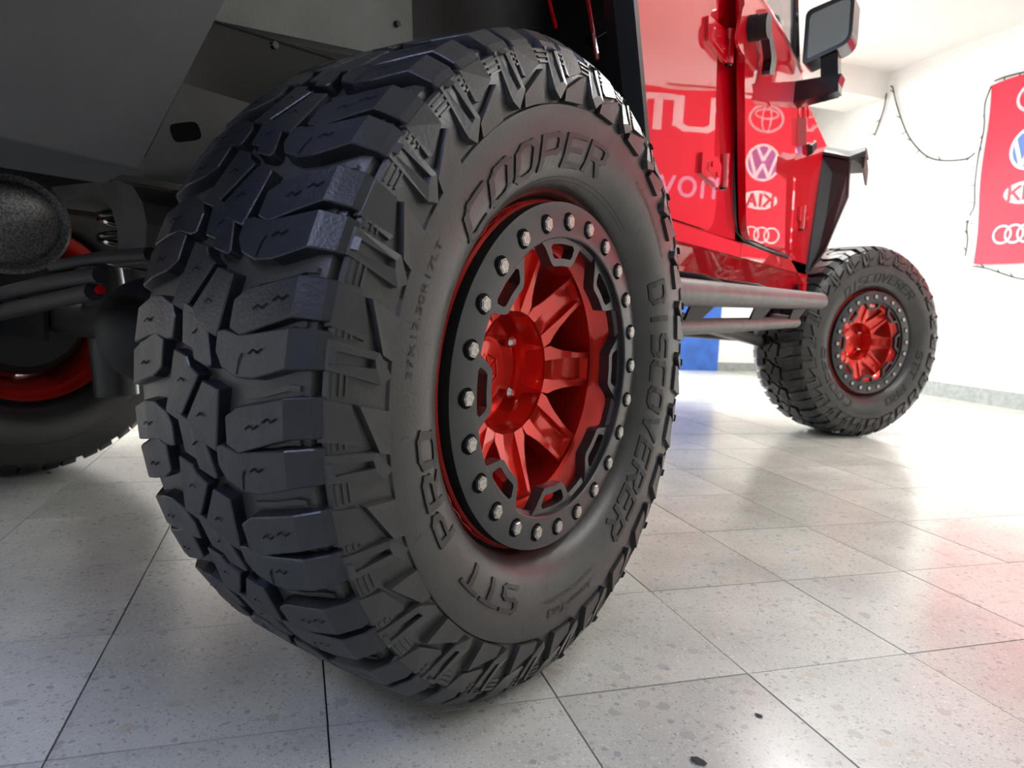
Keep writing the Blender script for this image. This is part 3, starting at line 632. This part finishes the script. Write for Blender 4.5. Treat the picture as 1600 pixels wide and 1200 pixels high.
bm = bmesh.new(); add_plate(bm, [(-.40, .905), (.137, .99), (.10, 1.40), (-.40, 1.40)], -.34, -.30); ln_ = part('inner_liner', bm, 'liner_grey', 'grey green metal inner wing plate', bev=.002)
bm = bmesh.new(); add_tube(bm, [(-.298, -.40, .916), (-.298, .06, .945)], .0022, 6); sub('liner_seam', bm, 'matte_black', ln_)
for yy, zz in ((-.165, .924), (.02, .955), (.09, 1.04)):
    bm = bmesh.new(); add_tube(bm, [(-.302, yy, zz), (-.294, yy, zz)], .0055, 10); sub('liner_bolt', bm, 'gloss_black', ln_, smooth=40)
bm = bmesh.new(); add_plate(bm, [(.10, .86), (.62, .70), (.64, 1.40), (.08, 1.40)], -.36, -.32); add_prism(bm, [(-.35, .60, .70), (BX-.02, .60, .70), (BX-.02, .63, .70), (-.35, .63, .70)], [(-.35, .60, 1.4), (BX-.02, .60, 1.4), (BX-.02, .63, 1.4), (-.35, .63, 1.4)])
add_box(bm, (-.36, -.40, 1.36), (BX-.03, .62, 1.39)); add_box(bm, (-.36, -.43, .90), (BX-.06, -.39, 1.39)); part('wheel_well', bm, 'matte_black', 'black wheel well lining')
for a, b in (((-.253, .50, 1.23), (-.226, .50, 1.157)), ((-.156, .50, 1.22), (-.118, .50, 1.075))):
    bm = bmesh.new(); add_tube(bm, [a, b], .004, 6); part('body_flange', bm, 'paint_red')
bm = bmesh.new(); add_tube(bm, [(-.17, .55, 1.14), (-.17, .575, 1.14)], .012, 12); add_tube(bm, [(-.17, .56, 1.14), (-.13, .56, 1.155), (-.10, .56, 1.165)], .003, 6); part('clip_screw', bm, 'gloss_black', smooth=40)
# bumper wing
bm = bmesh.new(); add_plate(bm, [(-.30, 1.03), (-.377, .872), (-.472, .678), (-.62, .684), (-.80, .70), (-.84, .95), (-.84, 1.03)], BX-.012, BX)
wing = part('bumper_wing', bm, 'textured_black', 'matt dark grey steel bumper wing', bev=.004, bseg=2)
bm = bmesh.new(); add_prism(bm, [(BX-.004, -.472, .679), (BX-.004, -.62, .685), (BX-.004, -.84, .70), (BX-.016, -.84, .71), (BX-.016, -.472, .69)], [(BX-.09, -.465, .668), (BX-.09, -.62, .668), (BX-.09, -.84, .66), (BX-.10, -.84, .67), (BX-.10, -.465, .678)]); sub('lower_bevel', bm, 'textured_black', wing)
bm = bmesh.new(); add_box(bm, (LX+.1, -.86, .70), (BX-.10, -.66, .90)); part('rear_bumper', bm, 'textured_black', bev=.02)
bm = bmesh.new(); add_prism(bm, [(BX-.012, -.31, 1.03), (BX-.012, -.472, .69), (BX-.03, -.472, .69), (BX-.03, -.31, 1.03)], [(BX-.002, -.302, 1.03), (BX-.002, -.464, .69), (BX-.03, -.464, .69), (BX-.03, -.302, 1.03)]); sub('wing_edge', bm, 'textured_black', wing)
# ---------------------------------------------------------------- rock slider
bm = bmesh.new(); add_tube(bm, smooth_path([(.05, .50, .601), (.05, 1.2, .612), (.05, 1.95, .624), (.045, 2.06, .626), (.0, 2.12, .628)], 5), .0315, 20); sl = part('side_step', bm, 'slider_grey', 'grey tubular side step', smooth=50)
bm = bmesh.new(); add_tube(bm, smooth_path([(.03, .50, .522), (.03, 1.2, .532), (.028, 1.72, .541), (.02, 1.80, .543), (-.06, 1.86, .55)], 5), .020, 16); sub('lower_rail', bm, 'slider_grey', sl, smooth=50)
for y in (.74, 1.24, 1.68):
    bm = bmesh.new(); add_prism(bm, [(.03, y-.02, .525), (.05, y+.16, .600), (.05, y-.04, .600)], [(.045, y-.02, .525), (.062, y+.16, .600), (.062, y-.04, .600)])
    bm.free(); bm = bmesh.new()
    add_prism(bm, [(.048, y+.17, .595), (.048, y-.03, .585), (.032, y-.05, .525), (.036, y+.02, .525)], [(.052, y+.17, .595), (.052, y-.03, .585), (.04, y-.05, .525), (.04, y+.02, .525)])
    sub('gusset', bm, 'matte_black', sl, 'black triangular gusset')
for y in (.95, 1.45, 1.95):
    bm = bmesh.new(); add_tube(bm, [(.05, y, .615), (-.02, y, .64), (BX-.08, y, .655)], .022, 10); sub('step_bracket', bm, 'matte_black', sl, smooth=40)
# pinch seam under the rocker
bm = bmesh.new(); add_box(bm, (BX-.075, .62, .640), (BX-.07, 2.40, .668)); part('pinch_seam', bm, 'paint_red')
# ---------------------------------------------------------------- chassis
for x in (-.42, -1.22):
    bm = bmesh.new(); add_box(bm, (x-.07, -.70, .715), (x, .45, .865)); add_box(bm, (x-.07, .4, .60), (x, 2.3, .73)); add_box(bm, (x-.07, 2.2, .68), (x, 3.6, .80)); part('frame_rail', bm, 'frame_dark', 'dark frame rail', bev=.008)
bm = bmesh.new(); q = rounded([(-.26, .80), (-.215, .815), (-.205, .79), (-.25, .775)], .01, 3); add_plate(bm, q, -.4195, -.4185); part('frame_slot_shade', bm, 'recess_shade')  # black patch on the rail paints the shade of a slot hole
bm = bmesh.new(); add_tube(bm, [(-1.62, 0, ZH), (-1.06, 0, ZH), (-.68, 0, ZH), (-.12, 0, ZH)], .042, 16); part('rear_axle', bm, 'frame_dark', smooth=40)
bm = bmesh.new(); bmesh.ops.create_uvsphere(bm, u_segments=24, v_segments=16, radius=1, matrix=Matrix.Translation((-.88, -.02, ZH)) @ Matrix.Diagonal((.12, .13, .12, 1))); part('differential', bm, 'matte_black', smooth=60)
bm = bmesh.new(); add_tube(bm, [(-1.62, 2.946, ZH), (-.12, 2.946, ZH)], .042, 16); part('front_axle', bm, 'frame_dark', smooth=40)
bm = bmesh.new(); add_tube(bm, [(-.30, 1.45, .54), (-.32, 2.8, .42)], .026, 12); part('control_arm', bm, 'slider_grey', 'grey front control arm', smooth=40)
bm = bmesh.new(); add_tube(bm, [(-.30, .12, .44), (-.36, 1.25, .55)], .028, 12); part('control_arm', bm, 'matte_black', smooth=40)
# muffler across the tail
bm = bmesh.new(); y0, z0 = -.445, .634
def oval(x, ry, rz, n=40): return [(x, y0+ry*math.cos(2*math.pi*k/n), z0+rz*math.sin(2*math.pi*k/n)) for k in range(n)]
L_ = [(-1.25, .068, .062), (-.50, .068, .062)]
add_prism(bm, oval(*L_[0]), oval(*L_[1])); mf = part('muffler', bm, 'muffler_rim', 'grey speckled exhaust silencer', smooth=40)
bm = bmesh.new(); prev = None
for x, a, b in ((-.500, .076, .070), (-.486, .076, .070), (-.482, .071, .064), (-.490, .063, .056), (-.478, .048, .042), (-.474, .02, .018)):
    ring = [bm.verts.new(p) for p in oval(x, a, b)]
    if prev:
        for k in range(40): bm.faces.new((prev[k], prev[(k+1) % 40], ring[(k+1) % 40], ring[k]))
    prev = ring
bm.faces.new(prev); sub('muffler_end', bm, 'muffler_steel', mf, 'speckled end cap', smooth=50)
# spring bracket, coil spring, links
BR = [(-1.08, .757), (-.80, .757), (-.74, .742), (-.705, .71), (-.69, .671), (-.70, .60), (-.797, .59), (-.80, .66), (-.82, .70), (-.86, .728), (-.91, .735), (-1.023, .722), (-1.08, .715)]
bm = bmesh.new(); add_prism(bm, [(x, -.15, z) for x, z in BR], [(x, -.06, z) for x, z in BR]); part('spring_bracket', bm, 'bracket_grey', 'dull grey arched bracket', bev=.004)
bm = bmesh.new(); add_tube(bm, [(-.97+.075*math.cos(t*.3), -.02+.075*math.sin(t*.3), .58+.0021*t) for t in range(110)], .0095, 8); part('coil_spring', bm, 'gloss_black', 'black coil spring', smooth=60)
for pts, r in (([(-.96, -.2, .585), (-.78, -.2, .602), (-.586, -.2, .612)], .012), ([(-1.4, -.18, .50), (-1.0, -.2, .548), (-.76, -.2, .572)], .017), ([(-1.4, -.19, .455), (-1.0, -.2, .51), (-.79, -.2, .540)], .018)):
    bm = bmesh.new(); add_tube(bm, smooth_path(pts, 5), r, 12); part('suspension_link', bm, 'matte_black', smooth=40)
bm = bmesh.new(); add_tube(bm, [(-1.22, .05, .27), (-1.23, .04, .44), (-1.25, .02, .62)], .052, 20); part('shock_absorber', bm, 'frame_dark', 'dark shock absorber body', smooth=40)
bm = bmesh.new(); add_box(bm, (-1.62, -.06, .40), (-1.36, -.05, .50)); part('link_plate', bm, 'frame_dark', bev=.004)
bm = bmesh.new(); add_tube(bm, [(-.83, -.19, .535), (-.785, -.19, .545)], .009, 10); part('link_bush', bm, 'paint_red', smooth=40)

# ================================================================== WALL DRESSING
def wallp(v, z, off): return W(UW-off, v, z)
# banner: cloth with gentle waves, thin but with depth
b_v0, b_v1, b_z0, b_z1 = 3.085, .35, 1.02, 2.305
bt = thing('wall_banner', 'long red vinyl banner with silver car badges and white lettering on the wall', 'banner', wallp(1.7, b_z0, .02))
bm = bmesh.new(); nx, nz = 60, 20; grid = {}
def wave(v, z): return .016+.006*math.sin(v*5)+.004*math.sin(z*7+v*3)
for s in (0, 1):
    for i in range(nx+1):
        for j in range(nz+1):
            fi, fj = i/nx, j/nz; v = b_v0+(b_v1-b_v0)*fi; z = b_z0+(b_z1-b_z0)*fj
            if i == 0: v -= .035*(1-fj)+.012*math.sin(fj*9)*.6
            if j == nz: z += .012*math.sin(fi*22)
            if j == 0: z -= .008*math.sin(fi*15)
            grid[s, i, j] = bm.verts.new(wallp(v, z, wave(v, z)-.003*s))
for s in (0, 1):
    for i in range(nx):
        for j in range(nz): bm.faces.new((grid[s, i, j], grid[s, i+1, j], grid[s, i+1, j+1], grid[s, i, j+1]))
for i in range(nx):
    for j in (0, nz): bm.faces.new((grid[0, i, j], grid[0, i+1, j], grid[1, i+1, j], grid[1, i, j]))
for j in range(nz):
    for i in (0, nx): bm.faces.new((grid[0, i, j], grid[0, i, j+1], grid[1, i, j+1], grid[1, i, j]))
def bpart(name, bm, m, label=None): return obj(name, finish(bm, name, m), bt, label=label)
bpart('banner_sheet', bm, 'banner_red')
def bp_(v, z, h=.003): return wallp(v, z, wave(v, z)+h)
def ellipse_band(bm, cv, cz, a, b, w, n=48, h=.003, mi=0, t0=0, t1=2*math.pi):
    R_ = [[bp_(cv+(a-s*w)*math.cos(t0+(t1-t0)*k/n), cz+(b-s*w)*math.sin(t0+(t1-t0)*k/n), h) for k in range(n+1)] for s in (0, 1)]
    for k in range(n): bm.faces.new([bm.verts.new(p) for p in (R_[0][k], R_[0][k+1], R_[1][k+1], R_[1][k])]).material_index = mi
def disc(bm, cv, cz, a, b, n=40, h=.002, mi=0): bm.faces.new([bm.verts.new(bp_(cv+a*math.cos(2*math.pi*k/n), cz+b*math.sin(2*math.pi*k/n), h)) for k in range(n)]).material_index = mi
def ribbon(bm, pts, w, h=.004, mi=0):
    for a, b in zip(pts, pts[1:]):
        a = Vector(a); b = Vector(b); d = (b-a).normalized(); q_ = Vector((-d.y, d.x))*w/2
        bm.faces.new([bm.verts.new(bp_(p.x, p.y, h)) for p in (a-q_, b-q_, b+q_, a+q_)]).material_index = mi
LV = 2.715
bm = bmesh.new(); ellipse_band(bm, LV, 2.15, .155, .115, .022); ellipse_band(bm, LV, 2.185, .105, .045, .016, h=.004); ellipse_band(bm, LV, 2.15, .045, .11, .014, h=.005); bpart('badge', bm, 'logo_silver', 'silver badge of three crossing ovals')
bm = bmesh.new(); disc(bm, LV, 1.80, .145, .145, mi=1); ellipse_band(bm, LV, 1.80, .150, .150, .02, h=.004)
ribbon(bm, [(LV+.06, 1.925), (LV, 1.815), (LV-.06, 1.925)], .026); ribbon(bm, [(LV+.12, 1.87), (LV+.055, 1.685), (LV, 1.79), (LV-.055, 1.685), (LV-.12, 1.87)], .026); bpart('badge', bm, ['banner_white', 'logo_blue'], 'round blue and white VW badge')
bm = bmesh.new(); disc(bm, LV, 1.50, .165, .085); ellipse_band(bm, LV, 1.50, .168, .088, .012, h=.003, mi=1)
for ch, dv in (('K', .115), ('I', .045), ('A', -.03)):
    f_ = lambda u, v_, h, dv=dv: bp_(LV+dv-u*.12, 1.455+v_*.09, .003+h*.002)
    stroke_letter(bm, ch, f_, .2, mi=1)
bpart('badge', bm, ['banner_white', 'logo_maroon'], 'white oval KIA badge')
bm = bmesh.new()
for k in range(4): ellipse_band(bm, LV+.135-.09*k, 1.22, .072, .068, .014, h=.003+.0005*k)
bpart('badge', bm, 'banner_white', 'badge of four linked rings')
for i, ch in enumerate('AUTOS'):
    bm = bmesh.new(); v0 = (2.36, 2.0, 1.64, 1.40, 1.04)[i]; ww = (.30, .30, .21, .30, .30)[i]
    stroke_letter(bm, ch, lambda u, v_, h: bp_(v0-u/.6*ww, 2.0+v_*.235, .002+h*.002), .17 if ch != 'T' else .2); bpart('banner_letter', bm, 'banner_white', 'white capital letter')
bm = bmesh.new(); add_text(bm, 'seminovos', lambda x, y, w: bp_((2.52-x/w/.44*.445) if x/w < .44 else (2.70-x/w*1.42), 1.47+y*.37, .003)); o = bpart('banner_lettering', bm, 'banner_lilac', 'pale lilac lower line of lettering'); o['kind'] = 'stuff'
# fairy-light cord
def cord(pts, lab, seed):
    pth = smooth_path([wallp(v, z, .022+.004*math.sin(i*2.1)) for i, (v, z) in enumerate(pts)], 5)
    c = pth[0]; t = thing('string_light', lab, 'string light', c, 'strings of unlit fairy lights on the wall')
    bm = bmesh.new(); add_tube(bm, pth, .0058, 6); obj('cord', finish(bm, 'cord', 'wire_green', smooth=50), t)
    rnd = random.Random(seed); acc = 0
    for a, b in zip(pth, pth[1:]):
        acc += (b-a).length
        if acc > .11:
            acc = 0; d = (E2*rnd.uniform(-1, 1)+Vector((0, 0, rnd.uniform(-1, 1)))-E1*.5).normalized()
            bm = bmesh.new(); add_tube(bm, [a, a+d*.028, a+d*.045], .004, 6, rs=[.0035, .0042, .002]); obj('light_bulb', finish(bm, 'light_bulb', 'wire_green', smooth=50), t)
cord([(4.064, 2.50), (4.066, 2.44), (4.08, 2.38), (4.11, 2.27), (4.148, 2.165)], 'short dangling end of fairy-light cord by the beam', 1)
cord([(4.03, 2.548), (4.0, 2.528), (3.953, 2.397), (3.862, 2.221), (3.764, 2.072), (3.631, 1.931), (3.513, 1.86), (3.38, 1.823), (3.24, 1.809), (3.18, 1.818), (3.145, 1.84)], 'fairy-light cord sagging from the beam to the red banner', 2)
cord([(3.08, 2.30), (3.11, 2.18), (3.10, 2.0), (3.115, 1.8), (3.11, 1.6), (3.10, 1.45), (3.125, 1.38), (3.135, 1.3), (3.12, 1.2), (3.12, 1.08)], 'fairy-light cord running down the edge of the red banner', 3)
cord([(3.06, 2.33), (2.95, 2.335), (2.7, 2.325), (2.4, 2.335), (2.0, 2.33), (1.6, 2.335)], 'fairy-light cord along the top of the red banner', 4)
cord([(3.05, 1.005), (2.917, .98), (2.799, .941), (2.645, .902), (2.3, .88), (1.9, .93), (1.6, 1.0)], 'fairy-light cord sagging below the red banner', 5)
bm = bmesh.new(); add_wbox(bm, UW-.02, 3.10, 1.33, UW-.001, 3.145, 1.39); add_wbox(bm, UW-.035, 3.112, 1.345, UW-.02, 3.133, 1.375); top('cord_hook', finish(bm, 'cord_hook', 'fixture_white', bev=.003), 'small pale hook holding the cord beside the banner', 'hook')
# blue panel leaning on the end wall
pu0, pu1 = 3.20, 3.66
bm = bmesh.new(); add_prism(bm, [W(pu0, VF-.05, 0), W(pu1, VF-.05, 0), W(pu1, VF-.035, 0), W(pu0, VF-.035, 0)], [W(pu0, VF-.030, .95), W(pu1, VF-.030, .95), W(pu1, VF-.015, .95), W(pu0, VF-.015, .95)]); top('blue_panel', finish(bm, 'blue_panel', 'panel_blue', bev=.002), 'bright blue panel leaning against the end wall', 'panel')
# floor debris
def scrap(p, s, lab):
    bm = bmesh.new(); bmesh.ops.create_icosphere(bm, subdivisions=2, radius=1); rnd = random.Random(lab)
    for v in bm.verts: v.co = Vector((v.co.x*s*rnd.uniform(.7, 1.2), v.co.y*s*.6*rnd.uniform(.7, 1.2), max(0, (v.co.z*.5+.5))*s*.25))
    for v in bm.verts: v.co += Vector((p[0], p[1], .0003))
    top('debris', finish(bm, 'debris', 'debris_brown'), lab, 'debris', 'bits of dirt on the floor')
scrap((.417, .126), .006, 'dark crumb lying on the pale tile near the big tyre')
scrap((.385, -.029), .011, 'flat brown leaf scrap at the bottom of the picture')
scrap((-1.575, .03), .010, 'dark scrap on the tiles beside the far rear tyre')
